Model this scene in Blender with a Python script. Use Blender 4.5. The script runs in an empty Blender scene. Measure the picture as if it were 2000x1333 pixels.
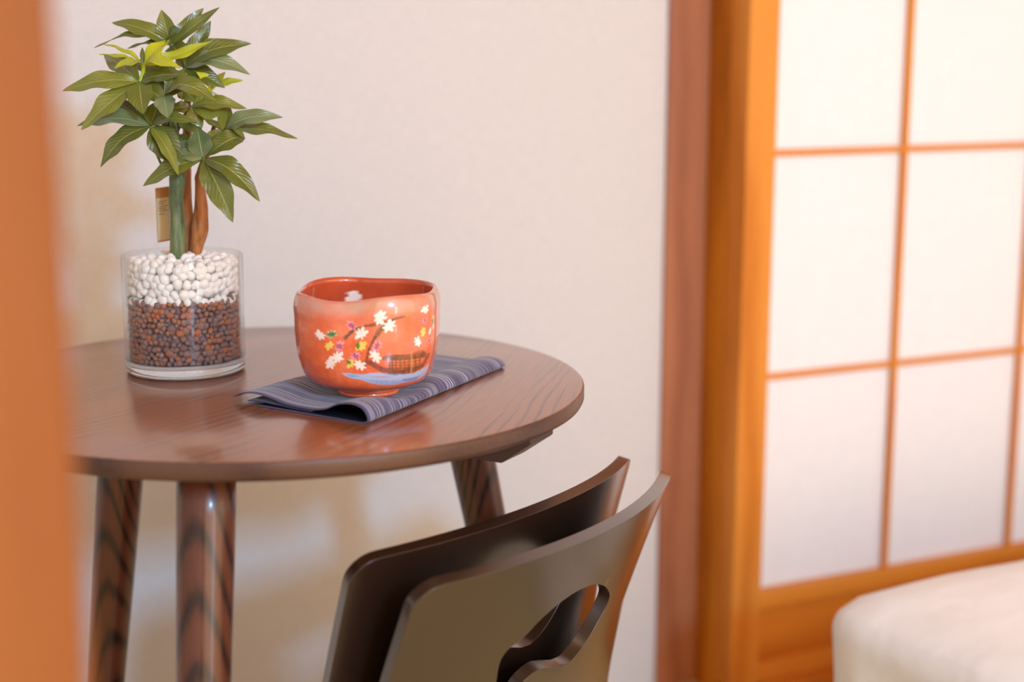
import bpy, bmesh, math, random
import numpy as np
from mathutils import Vector, Matrix
from mathutils.geometry import delaunay_2d_cdt

random.seed(7)
SC = bpy.context.scene
COL = SC.collection
PI = math.pi

# ---------------------------------------------------------------- camera
HC = 0.88744                      # camera height above the floor
PITCH = 0.187021
ROLL = 0.0022226
FPX = 3000.0                      # focal length in pixels of the 2000 px frame
cd = bpy.data.cameras.new('camera')
cam = bpy.data.objects.new('camera', cd)
COL.objects.link(cam)
cd.sensor_width = 36.0
cd.lens = FPX / 2000.0 * 36.0
cd.clip_start = 0.05
cd.dof.use_dof = True
cd.dof.focus_distance = 1.30
cd.dof.aperture_fstop = 2.6
FW = Vector((0, math.cos(PITCH), -math.sin(PITCH)))
U0 = Vector((0, math.sin(PITCH), math.cos(PITCH)))
X0 = Vector((1, 0, 0))
RX = X0 * math.cos(ROLL) + U0 * math.sin(ROLL)
UP = U0 * math.cos(ROLL) - X0 * math.sin(ROLL)
CP = Vector((0, 0, HC))
cam.matrix_world = Matrix(((RX.x, UP.x, -FW.x, 0), (RX.y, UP.y, -FW.y, 0), (RX.z, UP.z, -FW.z, HC), (0, 0, 0, 1)))
SC.camera = cam

# ---------------------------------------------------------------- world, lights, exposure
SC.view_settings.view_transform = 'Standard'
SC.view_settings.look = 'None'
SC.view_settings.gamma = 1.0
SC.view_settings.use_curve_mapping = False
SC.view_settings.exposure = 0.0
w = bpy.data.worlds.new('world')
SC.world = w
w.use_nodes = True
w.node_tree.nodes['Background'].inputs[0].default_value = (1.0, 0.69, 0.44, 1)
w.node_tree.nodes['Background'].inputs[1].default_value = 3.05


def area(name, loc, target, size, size_y, power, color):
    l = bpy.data.lights.new(name, 'AREA')
    l.shape = 'RECTANGLE'
    l.size = size
    l.size_y = size_y
    l.energy = power
    l.color = color
    o = bpy.data.objects.new(name, l)
    COL.objects.link(o)
    o.location = loc
    o.rotation_euler = (Vector(target) - Vector(loc)).to_track_quat('-Z', 'Y').to_euler()
    return o


# daylight through the windows behind the camera, to the right
area('window_light', (1.24, -1.52, 1.70), (-0.2, 1.6, 0.6), 0.20, 0.24, 60.0, (0.22, 0.58, 1.0))
area('window_light', (1.75, -1.15, 0.64), (-0.2, 1.6, 0.64), 0.20, 1.1, 7.5, (0.55, 0.78, 1.0))
# warm ceiling lamps of the room
area('ceiling_lamp_light', (0.25, 0.55, 2.28), (0.25, 0.55, 0.0), 0.5, 0.5, 2.0, (1.0, 0.74, 0.52))
area('ceiling_lamp_light', (1.3, -0.6, 2.28), (0.6, 1.0, 0.4), 0.6, 0.6, 3.0, (1.0, 0.77, 0.56))


# ---------------------------------------------------------------- geometry helpers
def ray(x, y):
    return FW + RX * ((x - 1000) / FPX) - UP * ((y - 666.5) / FPX)


def at_z(x, y, z):
    d = ray(x, y)
    return CP + d * ((z - HC) / d.z)


def at_Y(x, y, Y):
    d = ray(x, y)
    return CP + d * (Y / d.y)


def empty(name, loc, label=None, cat=None, group=None, kind=None, rotz=0):
    o = bpy.data.objects.new(name, None)
    COL.objects.link(o)
    o.location = loc
    o.rotation_euler = (0, 0, rotz)
    o.empty_display_size = 0.05
    tag(o, label, cat, group, kind)
    return o


def tag(o, label=None, cat=None, group=None, kind=None):
    if label: o['label'] = label
    if cat: o['category'] = cat
    if group: o['group'] = group
    if kind: o['kind'] = kind


def link(name, me, mat, parent=None, loc=(0, 0, 0)):
    o = bpy.data.objects.new(name, me)
    COL.objects.link(o)
    if mat is not None and not me.materials:
        me.materials.append(mat)
    if parent is not None:
        o.parent = parent
    o.location = loc
    return o


def mesh(name, verts, faces, mat, parent=None, smooth=True, origin=None, own=None):
    """verts in world space. origin: where the parent empty stands. own: this object's own origin."""
    base = Vector(origin) if origin is not None else Vector((0, 0, 0))
    own = Vector(own) if own is not None else base
    me = bpy.data.meshes.new(name)
    me.from_pydata([tuple(Vector(v) - own) for v in verts], [], [tuple(f) for f in faces])
    me.validate()
    me.update()
    if smooth:
        me.polygons.foreach_set('use_smooth', [True] * len(me.polygons))
    return link(name, me, mat, parent, own - base if parent is not None else own)


def bm_to(name, bm, mat, parent=None, smooth=False, loc=(0, 0, 0)):
    me = bpy.data.meshes.new(name)
    bmesh.ops.recalc_face_normals(bm, faces=bm.faces)
    bm.to_mesh(me)
    bm.free()
    if smooth:
        me.polygons.foreach_set('use_smooth', [True] * len(me.polygons))
    return link(name, me, mat, parent, loc)


def bevel(o, wdt, seg=2):
    m = o.modifiers.new('bevel', 'BEVEL')
    m.width = wdt
    m.segments = seg
    m.limit_method = 'ANGLE'
    m.angle_limit = math.radians(40)
    return o


def lathe(profile, n=96, c=(0, 0, 0), closed=False):
    vs, fs = [], []
    k = len(profile)
    for i in range(n):
        a = 2 * PI * i / n
        for r, z in profile:
            vs.append((c[0] + r * math.cos(a), c[1] + r * math.sin(a), c[2] + z))
    m = k if closed else k - 1
    for i in range(n):
        for j in range(m):
            fs.append((i * k + j, ((i + 1) % n) * k + j, ((i + 1) % n) * k + (j + 1) % k, i * k + (j + 1) % k))
    return vs, fs


def tube(points, radii, n=10, cap=True, wob=None):
    vs, fs = [], []
    pts = [Vector(p) for p in points]
    ref = Vector((0.31, 0.9, 0.2)).normalized()
    for i, p in enumerate(pts):
        t = (pts[min(i + 1, len(pts) - 1)] - pts[max(i - 1, 0)]).normalized()
        a = t.cross(ref).normalized()
        b = t.cross(a).normalized()
        for k in range(n):
            ang = 2 * PI * k / n
            r = radii[i] * (wob(i, ang) if wob else 1)
            vs.append(p + a * (r * math.cos(ang)) + b * (r * math.sin(ang)))
    for i in range(len(pts) - 1):
        for k in range(n):
            fs.append((i * n + k, i * n + (k + 1) % n, (i + 1) * n + (k + 1) % n, (i + 1) * n + k))
    if cap:
        fs.append(tuple(range(n))[::-1])
        fs.append(tuple(range((len(pts) - 1) * n, len(pts) * n)))
    return vs, fs


def catmull(pts, m=6):
    P = [Vector(p) for p in pts]
    P = [P[0] * 2 - P[1]] + P + [P[-1] * 2 - P[-2]]
    out = []
    for i in range(1, len(P) - 2):
        for k in range(m):
            t = k / m
            out.append(0.5 * ((2 * P[i]) + (P[i + 1] - P[i - 1]) * t + (2 * P[i - 1] - 5 * P[i] + 4 * P[i + 1] - P[i + 2]) * t * t
                              + (3 * P[i] - P[i - 1] - 3 * P[i + 1] + P[i + 2]) * t ** 3))
    out.append(P[-2])
    return out


# ---------------------------------------------------------------- material helpers
def srgb(r, g, b):
    def f(c):
        c /= 255.0
        return c / 12.92 if c <= 0.04045 else ((c + 0.055) / 1.055) ** 2.4
    return (f(r), f(g), f(b), 1)


class NT:
    def __init__(self, name):
        self.m = bpy.data.materials.new(name)
        self.m.use_nodes = True
        self.t = self.m.node_tree
        self.b = self.t.nodes['Principled BSDF']

    def n(self, typ, **kw):
        nd = self.t.nodes.new(typ)
        for k, v in kw.items():
            setattr(nd, k, v)
        return nd

    def l(self, a, b):
        self.t.links.new(a, b)

    def val(self, sock, v):
        if hasattr(v, 'is_output'):
            self.l(v, sock)
        else:
            sock.default_value = v

    def math(self, op, a, b=0.0, c=None):
        nd = self.n('ShaderNodeMath', operation=op)
        self.val(nd.inputs[0], a)
        self.val(nd.inputs[1], b)
        if c is not None: self.val(nd.inputs[2], c)
        return nd.outputs[0]

    def dot(self, a, v):
        nd = self.n('ShaderNodeVectorMath', operation='DOT_PRODUCT')
        self.l(a, nd.inputs[0])
        nd.inputs[1].default_value = v
        return nd.outputs['Value']

    def comb(self, a, b, c):
        nd = self.n('ShaderNodeCombineXYZ')
        for s, v in zip(nd.inputs, (a, b, c)): self.val(s, v)
        return nd.outputs[0]

    def noise(self, vec, scale, detail=2.0, rough=0.5):
        nd = self.n('ShaderNodeTexNoise')
        if vec is not None: self.l(vec, nd.inputs['Vector'])
        nd.inputs['Scale'].default_value = scale
        nd.inputs['Detail'].default_value = detail
        nd.inputs['Roughness'].default_value = rough
        return nd.outputs['Fac']

    def ramp(self, fac, stops):
        nd = self.n('ShaderNodeValToRGB')
        self.l(fac, nd.inputs[0])
        e = nd.color_ramp.elements
        while len(e) < len(stops): e.new(0.5)
        for i, (p, c) in enumerate(stops):
            e[i].position = p
            e[i].color = c
        return nd.outputs[0]

    def mix(self, fac, a, b, mode='MIX'):
        nd = self.n('ShaderNodeMix', data_type='RGBA', blend_type=mode)
        self.val(nd.inputs[0], fac)
        self.val(nd.inputs[6], a)
        self.val(nd.inputs[7], b)
        return nd.outputs[2]

    def bump(self, h, strength, dist=0.001):
        nd = self.n('ShaderNodeBump')
        self.l(h, nd.inputs['Height'])
        nd.inputs['Strength'].default_value = strength
        nd.inputs['Distance'].default_value = dist
        self.l(nd.outputs[0], self.b.inputs['Normal'])

    def set(self, **kw):
        for k, v in kw.items():
            self.val(self.b.inputs[k.replace('_', ' ')], v)


def plain(name, col, rough=0.5, **kw):
    t = NT(name)
    t.set(Base_Color=col, Roughness=rough, **kw)
    return t.m


def wood(name, along, ca, cb, cdark, ring=90.0, warp=5.0, fiber=0.5, rough=0.4, lowf=2.2, spec=0.5, coat=0.0, coords='Object', knock=1.0, sharp=2.2, cath=0.0, cross=None, bend=None, wscale=5.0):
    t = NT(name)
    tc = t.n('ShaderNodeTexCoord')
    P = tc.outputs[coords]
    al = Vector(along).normalized()
    cr = al.cross(Vector((0, 0, 1)))
    if cr.length < 0.1: cr = Vector((0.8, 0.6, 0))
    if cross is not None: cr = Vector(cross)
    cr.normalize()
    th = al.cross(cr).normalized()
    a, c, d = t.dot(P, al), t.dot(P, cr), t.dot(P, th)
    if bend:
        # grain that swings round across the board
        px_, py_ = t.dot(P, (1, 0, 0)), t.dot(P, (0, 1, 0))
        c = t.math('SUBTRACT', px_, t.math('MULTIPLY', py_, t.math('MULTIPLY_ADD', px_, -bend[1], bend[0])))
        a = t.math('ADD', py_, t.math('MULTIPLY', px_, bend[0]))
    low = t.noise(t.comb(t.math('MULTIPLY', a, lowf), t.math('MULTIPLY', c, lowf * wscale), t.math('MULTIPLY', d, lowf * wscale)), 1.0, 2.0, 0.45)
    ph = t.math('ADD', t.math('MULTIPLY', t.math('ADD', c, t.math('MULTIPLY', d, 0.4)), ring * 0.45), t.math('MULTIPLY', low, warp * 6.2))
    if cath:
        cc_ = t.math('ADD', c, t.math('MULTIPLY', t.math('SUBTRACT', low, 0.5), 0.012))
        ph = t.math('ADD', t.math('MULTIPLY', low, warp * 1.2), t.math('MULTIPLY', cath, t.math('ADD', a, t.math('MULTIPLY', 150.0, t.math('MULTIPLY', cc_, cc_)))))
    rings = t.math('MULTIPLY_ADD', t.math('SINE', ph), 0.5, 0.5)
    rings = t.math('POWER', rings, sharp)
    fib = t.noise(t.comb(t.math('MULTIPLY', a, 14.0), t.math('MULTIPLY', c, 620.0), t.math('MULTIPLY', d, 620.0)), 1.0, 2.0, 0.6)
    fr = t.ramp(fib, [(0.32, (0, 0, 0, 1)), (0.62, (1, 1, 1, 1))])
    if bend:
        am = t.noise(t.comb(t.math('MULTIPLY', a, 5.0), t.math('MULTIPLY', c, 26.0), 4.0), 1.0, 2.0, 0.5)
        rings = t.math('MULTIPLY', rings, t.ramp(am, [(0.44, (0.05, 0.05, 0.05, 1)), (0.68, (1, 1, 1, 1))]))
    base = t.mix(rings, ca, cb)
    pores = t.math('MULTIPLY', t.math('SUBTRACT', 1.0, fr), t.math('MULTIPLY_ADD', rings, fiber, fiber * 0.35))
    base = t.mix(pores, base, cdark)
    t.l(base, t.b.inputs['Base Color'])
    t.set(Roughness=rough, Coat_Weight=coat, Coat_Roughness=0.12, Specular_IOR_Level=spec)
    t.bump(t.math('ADD', t.math('MULTIPLY', fr, 0.5), t.math('MULTIPLY', rings, -0.5)), 0.18 * knock, 0.0004)
    return t.m


# ---------------------------------------------------------------- room frame
O = Vector((0.2507, 2.0733, 0.0))               # where the wall post meets the floor
D1 = Vector((0.8991, 0.4378, 0)).normalized()   # along the wall, to the right
D2 = Vector((-D1.y, D1.x, 0))                   # into the wall
RZ = math.atan2(D1.y, D1.x)


def room_box(name, t0, t1, o0, o1, z0, z1, mat, parent=None, base=None, bev=0.0, kind=None):
    """box aligned with the room: t along the wall, o out of the wall towards the room."""
    bm = bmesh.new()
    P = lambda t, o, z: O + D1 * t - D2 * o + Vector((0, 0, z))
    c = P((t0 + t1) / 2, (o0 + o1) / 2, (z0 + z1) / 2)
    sx, sy, sz = abs(t1 - t0), abs(o1 - o0), abs(z1 - z0)
    bmesh.ops.create_cube(bm, size=1.0, matrix=Matrix.Diagonal((sx, sy, sz, 1)))
    o = bm_to(name, bm, mat, parent)
    if parent is not None:
        o.location = parent.matrix_basis.inverted() @ c
    else:
        o.location = c
        o.rotation_euler = (0, 0, RZ)
    if bev: bevel(o, bev)
    if kind: o['kind'] = kind
    return o


# wall covering: off-white woven cloth paper
t = NT('woven_wallpaper')
tc = t.n('ShaderNodeTexCoord')
Pw = tc.outputs['Object']
h1 = t.noise(t.comb(t.math('MULTIPLY', t.dot(Pw, (1, 0, 0)), 60), 0.0, t.math('MULTIPLY', t.dot(Pw, (0, 0, 1)), 700)), 1.0, 2.0)
h2 = t.noise(t.comb(t.math('MULTIPLY', t.dot(Pw, (1, 0, 0)), 700), 3.0, t.math('MULTIPLY', t.dot(Pw, (0, 0, 1)), 60)), 1.0, 2.0)
hh = t.math('ADD', h1, h2)
cc = t.mix(t.math('MULTIPLY', hh, 0.5), srgb(190, 188, 188), srgb(230, 228, 228))
t.l(cc, t.b.inputs['Base Color'])
t.set(Roughness=0.85)
t.bump(hh, 0.5, 0.0012)
M_WALL = t.m

# tatami rush floor
t = NT('tatami_rush')
tc = t.n('ShaderNodeTexCoord')
Pf = tc.outputs['Object']
wv = t.math('MULTIPLY_ADD', t.math('SINE', t.math('MULTIPLY', t.dot(Pf, (1, 0, 0)), 1100.0)), 0.5, 0.5)
nz = t.noise(t.comb(t.math('MULTIPLY', t.dot(Pf, (1, 0, 0)), 300), t.math('MULTIPLY', t.dot(Pf, (0, 1, 0)), 9), 0.0), 1.0, 2.0)
t.l(t.mix(nz, srgb(190, 168, 112), srgb(222, 200, 142)), t.b.inputs['Base Color'])
t.set(Roughness=0.6)
t.bump(wv, 0.4, 0.001)
M_TATAMI = t.m
M_CEIL = plain('ceiling_wood', srgb(178, 142, 104), 0.8)

M_HONEY = wood('honey_cedar', (0, 0, 1), srgb(224, 146, 60), srgb(208, 124, 42), srgb(166, 92, 22), ring=120, warp=3, fiber=0.35, rough=0.5, lowf=1.2, spec=0.2)
M_HONEY_H = wood('honey_cedar_rail', (1, 0, 0), srgb(226, 144, 54), srgb(208, 122, 36), srgb(160, 88, 20), ring=120, warp=3, fiber=0.35, rough=0.5, lowf=1.2, spec=0.2)
M_OCHRE = wood('ochre_cedar', (0, 0, 1), srgb(208, 126, 26), srgb(184, 104, 18), srgb(130, 70, 12), ring=110, warp=3, fiber=0.4, rough=0.45, lowf=1.2, spec=0.2)
M_RED = wood('reddish_post_wood', (0, 0, 1), srgb(176, 112, 76), srgb(160, 98, 66), srgb(120, 70, 48), ring=140, warp=3, fiber=0.4, rough=0.5, lowf=1.2)
M_NEAR = wood('near_post_wood', (0, 0, 1), srgb(152, 92, 44), srgb(142, 82, 38), srgb(112, 62, 26), ring=60, warp=2, fiber=0.3, rough=0.6, lowf=1.0, spec=0.15)

# floor, walls, ceiling
room_box('floor', -3.2, 2.6, -0.3, 4.6, -0.1, 0.0, M_TATAMI, kind='structure')
room_box('ceiling', -3.2, 2.6, -0.3, 2.9, 2.35, 2.45, M_CEIL, kind='structure')
room_box('wall_back', -2.6, -0.053, -0.12, 0.0, 0.0, 2.35, M_WALL, kind='structure')
room_box('wall_behind_door', -0.053, 2.6, -0.12, -0.004, 0.0, 2.35, M_WALL, kind='structure')
room_box('wall_right', 2.3, 2.4, 0.0, 2.9, 0.0, 2.35, M_WALL, kind='structure')
room_box('wall_left', -2.1, -2.0, 0.0, 2.9, 0.0, 2.35, M_WALL, kind='structure')
room_box('trim_1', -0.053, 0.0088, -0.01, 0.008, 0.0, 2.35, M_RED, bev=0.002, kind='structure')      # reddish wall post
room_box('trim_2', 0.0088, 0.062, -0.01, 0.054, 0.0, 2.35, M_OCHRE, bev=0.002, kind='structure')    # door jamb
room_box('trim_3', 0.062, 2.3, 0.0, 0.115, 0.0, 0.022, M_HONEY_H, bev=0.002, kind='structure')      # sill below the paper door
room_box('trim_5', 0.0088, 2.3, 0.0, 0.115, 1.90, 1.96, M_HONEY_H, bev=0.002, kind='structure')     # head rail

# near post at the left edge of the view
post = bpy.data.objects.new('trim_4', None)
bm = bmesh.new()
bmesh.ops.create_cube(bm, size=1.0, matrix=Matrix.Diagonal((0.085, 0.085, 2.35, 1)))
bpy.data.objects.remove(post)
post = bm_to('trim_4', bm, M_NEAR)
post.rotation_euler = (0, 0, RZ)
pc = Vector((-0.1455, 0.5, 1.175)) - D1 * 0.0425 + D2 * 0.0425
post.location = pc
bevel(post, 0.003)
post['kind'] = 'structure'

# ---------------------------------------------------------------- shoji door
door_z0, door_z1 = 0.022, 1.90
doorE = empty('door_1', O + D1 * 0.0088 + Vector((0, 0, door_z0)), kind='structure', rotz=RZ)
bpy.context.view_layer.update()
oF, oB = 0.098, 0.060            # front and back face of the door frame
t = NT('shoji_paper')
tc = t.n('ShaderNodeTexCoord')
pn = t.noise(tc.outputs['Object'], 38.0, 4.0, 0.6)
t.l(t.mix(pn, srgb(230, 231, 234), srgb(240, 241, 244)), t.b.inputs['Base Color'])
t.set(Roughness=0.8)
t.bump(pn, 0.15, 0.001)
M_PAPER = t.m
bx = lambda n, t0, t1, o0, o1, z0, z1, m, b=0.0012: room_box(n, t0, t1, o0, o1, z0, z1, m, parent=doorE, bev=b)
for e in (0.0088, 1.02):
    bx('stile', e, e + 0.046, oB - 0.004, oF, door_z0, door_z1, M_HONEY)
x0, x1 = 0.0548, 1.02
bx('rail', x0, x1, oB + 0.004, oF - 0.006, 0.128, 0.152, M_HONEY_H)
bx('rail', x0, x1, oB + 0.004, oF - 0.006, door_z0, 0.050, M_HONEY_H)
bx('rail', x0, x1, oB + 0.004, oF - 0.006, 1.85, door_z1, M_HONEY_H)
bx('kick_panel', x0, x1, oB + 0.010, oB + 0.018, 0.048, 0.130, M_HONEY_H, 0)
VT = [0.284, 0.519, 0.754]                              # upright glazing bars
HT = [0.4535, 0.7555, 1.0575, 1.3595, 1.6400]             # cross bars
mo0, mo1 = 0.0725, 0.0815
for v in VT:
    bx('muntin', v - 0.0042, v + 0.0042, mo0, mo1, 0.150, 1.852, M_HONEY)
for h in HT:
    bx('muntin', x0, x1, mo0 + 0.001, mo1 - 0.001, h - 0.0042, h + 0.0042, M_HONEY_H)
vt = [x0 + 0.001] + VT + [x1 - 0.001]
ht = [0.151] + HT + [1.851]
for i in range(len(vt) - 1):
    for j in range(len(ht) - 1):
        bx('paper_pane', vt[i], vt[i + 1], mo0 - 0.0018, mo0 - 0.0008, ht[j], ht[j + 1], M_PAPER, 0)

# ---------------------------------------------------------------- white bedding
C0 = Vector((0.347, 1.585, 0))
bedE = empty('bedding', C0 + D1 * 0.55 - D2 * 0.45, 'thick white bedding with soft rounded corners in front of the paper sliding door', 'bedding', rotz=RZ)
t = NT('white_cotton')
tc = t.n('ShaderNodeTexCoord')
bn = t.noise(tc.outputs['Object'], 7.0, 3.0, 0.5)
t.l(t.mix(bn, srgb(250, 248, 246), srgb(254, 252, 251)), t.b.inputs['Base Color'])
t.set(Roughness=0.9)
t.bump(bn, 0.5, 0.02)
M_COT = t.m


def soft_block(name, sx, sy, z0, z1, mat, parent, r=0.07, seed=1, puff=0.02):
    nx, ny, nz = 28, 24, 14
    bm = bmesh.new()
    bmesh.ops.create_cube(bm, size=2.0)
    bmesh.ops.subdivide_edges(bm, edges=bm.edges[:], cuts=22, use_grid_fill=True)
    zc, hz = (z0 + z1) / 2, (z1 - z0) / 2
    rs = random.Random(seed)
    ph = [rs.uniform(0, 6) for _ in range(6)]
    for v in bm.verts:
        p = Vector((v.co.x * sx / 2, v.co.y * sy / 2, v.co.z * hz))
        q = Vector((max(-sx / 2 + r, min(sx / 2 - r, p.x)), max(-sy / 2 + r, min(sy / 2 - r, p.y)), max(-hz + min(r, hz * .95), min(hz - min(r, hz * .95), p.z))))
        d = p - q
        if d.length > 1e-6: p = q + d.normalized() * min(r, d.length if d.length < r else r)
        k = max(0, v.co.z)
        p.z += puff * k * (1 - (v.co.x) ** 2) * (1 - v.co.y ** 2)
        p.z += 0.004 * k * (math.sin(p.x * 9 + ph[0]) * math.sin(p.y * 7 + ph[1]) + 0.6 * math.sin(p.x * 21 + p.y * 14 + ph[2]))
        p.x += 0.004 * math.sin(p.z * 25 + p.y * 8 + ph[3]) * abs(v.co.x)
        v.co = p + Vector((0, 0, zc))
    return bm_to(name, bm, mat, parent, smooth=True)


soft_block('mattress', 1.08, 0.88, 0.0, 0.17, M_COT, bedE, r=0.05, seed=3, puff=0)
soft_block('duvet', 1.12, 0.92, 0.155, 0.317, M_COT, bedE, r=0.045, seed=5)

# ---------------------------------------------------------------- table
TZ = 0.60
TC = Vector((-0.21126, 1.32735, 0))
tabE = empty('round_table', TC, 'round dark brown wooden side table with three splayed legs against the pale wall', 'table')
G = (0.40, 0.92, 0)
M_TOP = wood('walnut_stain_top', G, srgb(158, 94, 54), srgb(110, 66, 46), srgb(66, 40, 34), ring=1350, warp=6.5, fiber=0.9, rough=0.30, lowf=2.4, spec=1.0, coat=0.6, sharp=5.0, bend=(0.46, 1.3), wscale=2.2)
M_LEG = wood('walnut_stain_leg', (0, 0, 1), srgb(98, 54, 36), srgb(52, 28, 20), srgb(26, 14, 10), ring=190, warp=3.2, fiber=0.6, rough=0.3, lowf=2.6, coat=0.3, sharp=3.0, cath=115.0, cross=(1, 0.05, 0))
R = 0.275
prof = [(0.0, TZ), (R * 0.5, TZ), (R - 0.0022, TZ), (R - 0.0010, TZ - 0.0003), (R - 0.0003, TZ - 0.0010), (R, TZ - 0.0022), (R, TZ - 0.0105),
        (R - 0.0015, TZ - 0.0135), (R - 0.006, TZ - 0.0160), (R * 0.5, TZ - 0.0160), (0.0, TZ - 0.0160)]
vs, fs = lathe(prof, 180, TC)
o = mesh('tabletop', vs, fs, M_TOP, tabE, origin=TC)
M_EDGE = wood('walnut_stain_edge_shade', (0, 1, 0), srgb(98, 66, 50), srgb(82, 54, 42), srgb(50, 34, 30), ring=90, warp=3.0, fiber=0.6, rough=0.4, lowf=1.3)  # darker copy of the top wood: shade on the rim put into the colour
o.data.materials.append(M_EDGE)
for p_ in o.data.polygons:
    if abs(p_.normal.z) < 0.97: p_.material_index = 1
UZ = TZ - 0.016
LEGS = [((-0.2305, 1.125), (-0.05, -1.0), 0.20), ((-0.362, 1.415), (-0.88, 0.48), 0.150), ((-0.0540, 1.435), (0.74, 0.67), 0.245)]
for (lx, ly), dv, sp in LEGS:
    dv = Vector((dv[0], dv[1], 0)).normalized()
    top = Vector((lx, ly, UZ)) - dv * 0.0
    n = 14
    pts = [top - dv * 0.002 * 0 + Vector((0, 0, 0)) + (dv * sp - Vector((0, 0, 1))) * (UZ * i / n) for i in range(n + 1)]
    pts = [pts[0] + (pts[0] - pts[1]) * 0.01] + pts[1:]
    rad = [0.0228 - 0.0088 * (i / n) ** 1.15 for i in range(n + 1)]
    vs, fs = tube(pts, rad, 40)
    mesh('leg', vs, fs, M_LEG, tabE, origin=TC, own=Vector((pts[5].x, pts[5].y, 0)))
# batten under the top, chamfered at both ends
bd = Vector((0.88, -0.475, 0)).normalized()
bp = Vector((-bd.y, bd.x, 0))
L0, L1, hw, hb = -0.24, 0.268, 0.02, 0.023
pr = [(L0, UZ), (L1, UZ), (L1 + 0.0, UZ - 0.004), (L1 - 0.027, UZ - hb), (L0 + 0.027, UZ - hb), (L0, UZ - 0.004)]
vs = [TC + bd * a + bp * s + Vector((0, 0, z)) for s in (-hw, hw) for a, z in pr]
k = len(pr)
fs = [tuple(range(k)), tuple(range(2 * k - 1, k - 1, -1))] + [(i, i + k, (i + 1) % k + k, (i + 1) % k) for i in range(k)]
M_BAT = wood('walnut_stain_batten', bd, srgb(70, 46, 36), srgb(52, 34, 28), srgb(28, 18, 16), ring=150, warp=3, fiber=0.5, rough=0.4)
bevel(mesh('batten', vs, fs, M_BAT, tabE, smooth=False, origin=TC), 0.0012)

# ---------------------------------------------------------------- nested floor chairs
t = NT('dark_lacquer')
tc = t.n('ShaderNodeTexCoord')
ln = t.noise(tc.outputs['Object'], 420.0, 2.0, 0.6)
t.set(Base_Color=(0.022, 0.0095, 0.0055, 1), Roughness=0.28, Specular_IOR_Level=1.0, Coat_Weight=0.9, Coat_Roughness=0.18)
t.bump(ln, 0.05, 0.0004)
M_LAC = t.m

E1 = Vector((0.554, 0.8326, 0)).normalized()
NN = Vector((E1.y, -E1.x, 0))
HCH = 0.38
ZTOP = HC - HCH
CL = Vector((-0.0622, 1.0509, 0))
CR = Vector((0.1460, 1.3637, 0))
BL = 0.455                    # length of the back along its profile before the bend
HWT = 0.198                   # half width (arc length) at the top


def phi(h):
    """lean of the back from the vertical, by distance below its top edge"""
    pts = [(0.0, 22), (0.20, 20), (0.27, 8), (0.33, -4), (0.39, -7), (0.43, 0)]
    bend0, bend1 = 0.43, 0.53
    if h < bend0:
        for (a, x), (b, y) in zip(pts, pts[1:]):
            if h <= b:
                s = (h - a) / (b - a)
                s = s * s * (3 - 2 * s)
                return math.radians(x + (y - x) * s)
    if h < bend1: return math.radians(90) * (h - bend0) / (bend1 - bend0)
    return math.radians(90)


hstep = 0.005
TAN_TOP = math.tan(math.radians(23))


def profile(lean):
    out = [(0.0, 0.0, phi(0) * lean)]
    n_, z_ = 0.0, 0.0
    for i in range(200):
        f = lean + (1 - lean) * min(1, max(0, ((i + 0.5) * hstep - 0.22) / 0.08))
        a = phi((i + 0.5) * hstep) * f
        n_ -= math.sin(a) * hstep
        z_ -= math.cos(a) * hstep
        out.append((n_, z_, a))
    return out


PROF1, PROF2 = profile(1.0), profile(0.76)
ZMIN = min(p[1] for p in PROF1)


def chair_pt(w_, h, off, base, zs, PROF=None):
    PROF = PROF or PROF1
    h = h + TAN_TOP * (1 - math.cos(2.15 * w_)) / 2.15 * max(0.0, 1 - h / 0.12)
    i = max(0, min(len(PROF) - 2, int(h / hstep)))
    f = max(0.0, h / hstep - i)
    n_, z_, a_ = [PROF[i][k] * (1 - f) + PROF[i + 1][k] * f for k in range(3)]
    if h < 0: n_, z_, a_ = PROF[0][0] - h * math.sin(PROF[0][2]), -h * math.cos(PROF[0][2]), PROF[0][2]
    kap = 2.15 * max(0.0, 1 - max(0.0, h - 0.15) / 0.30) + 0.0001
    N = NN * math.cos(a_) - Vector((0, 0, 1)) * math.sin(a_)
    e = math.sin(kap * w_) / kap
    s = (1 - math.cos(kap * w_)) / kap
    nl = (N * math.cos(kap * w_) + E1 * math.sin(kap * w_)).normalized()
    return base + NN * n_ + Vector((0, 0, z_ * zs)) + E1 * e - N * s + nl * off


def chair_px_to_wh(px_, py_, base, zs):
    """point of the outer chair back seen along a measured direction"""
    d = ray(px_, py_).normalized()
    best = None
    lo = (-0.2, 0.2, 0.0, 0.4)
    for it in range(5):
        ws = np.linspace(lo[0], lo[1], 15)
        hs = np.linspace(lo[2], lo[3], 15)
        b = None
        for w_ in ws:
            for h in hs:
                q = chair_pt(w_, h, 0.0055, base, zs) - CP
                e = (q - d * q.dot(d)).length
                if b is None or e < b[0]: b = (e, w_, h)
        dw, dh = (lo[1] - lo[0]) / 10, (lo[3] - lo[2]) / 10
        lo = (b[1] - dw, b[1] + dw, b[2] - dh, b[2] + dh)
    return b[1], b[2]


mid = (CL + CR) / 2
sag = (1 - math.cos(2.15 * 0.19)) / 2.15
BASE = Vector((mid.x, mid.y, ZTOP)) + NN * (sag * math.cos(math.radians(23))) - Vector((0, 0, 0))
BASE = BASE + Vector((0.003, 0.0, 0.003))
ZS = (BASE.z - 0.0062) / (-ZMIN)

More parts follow.
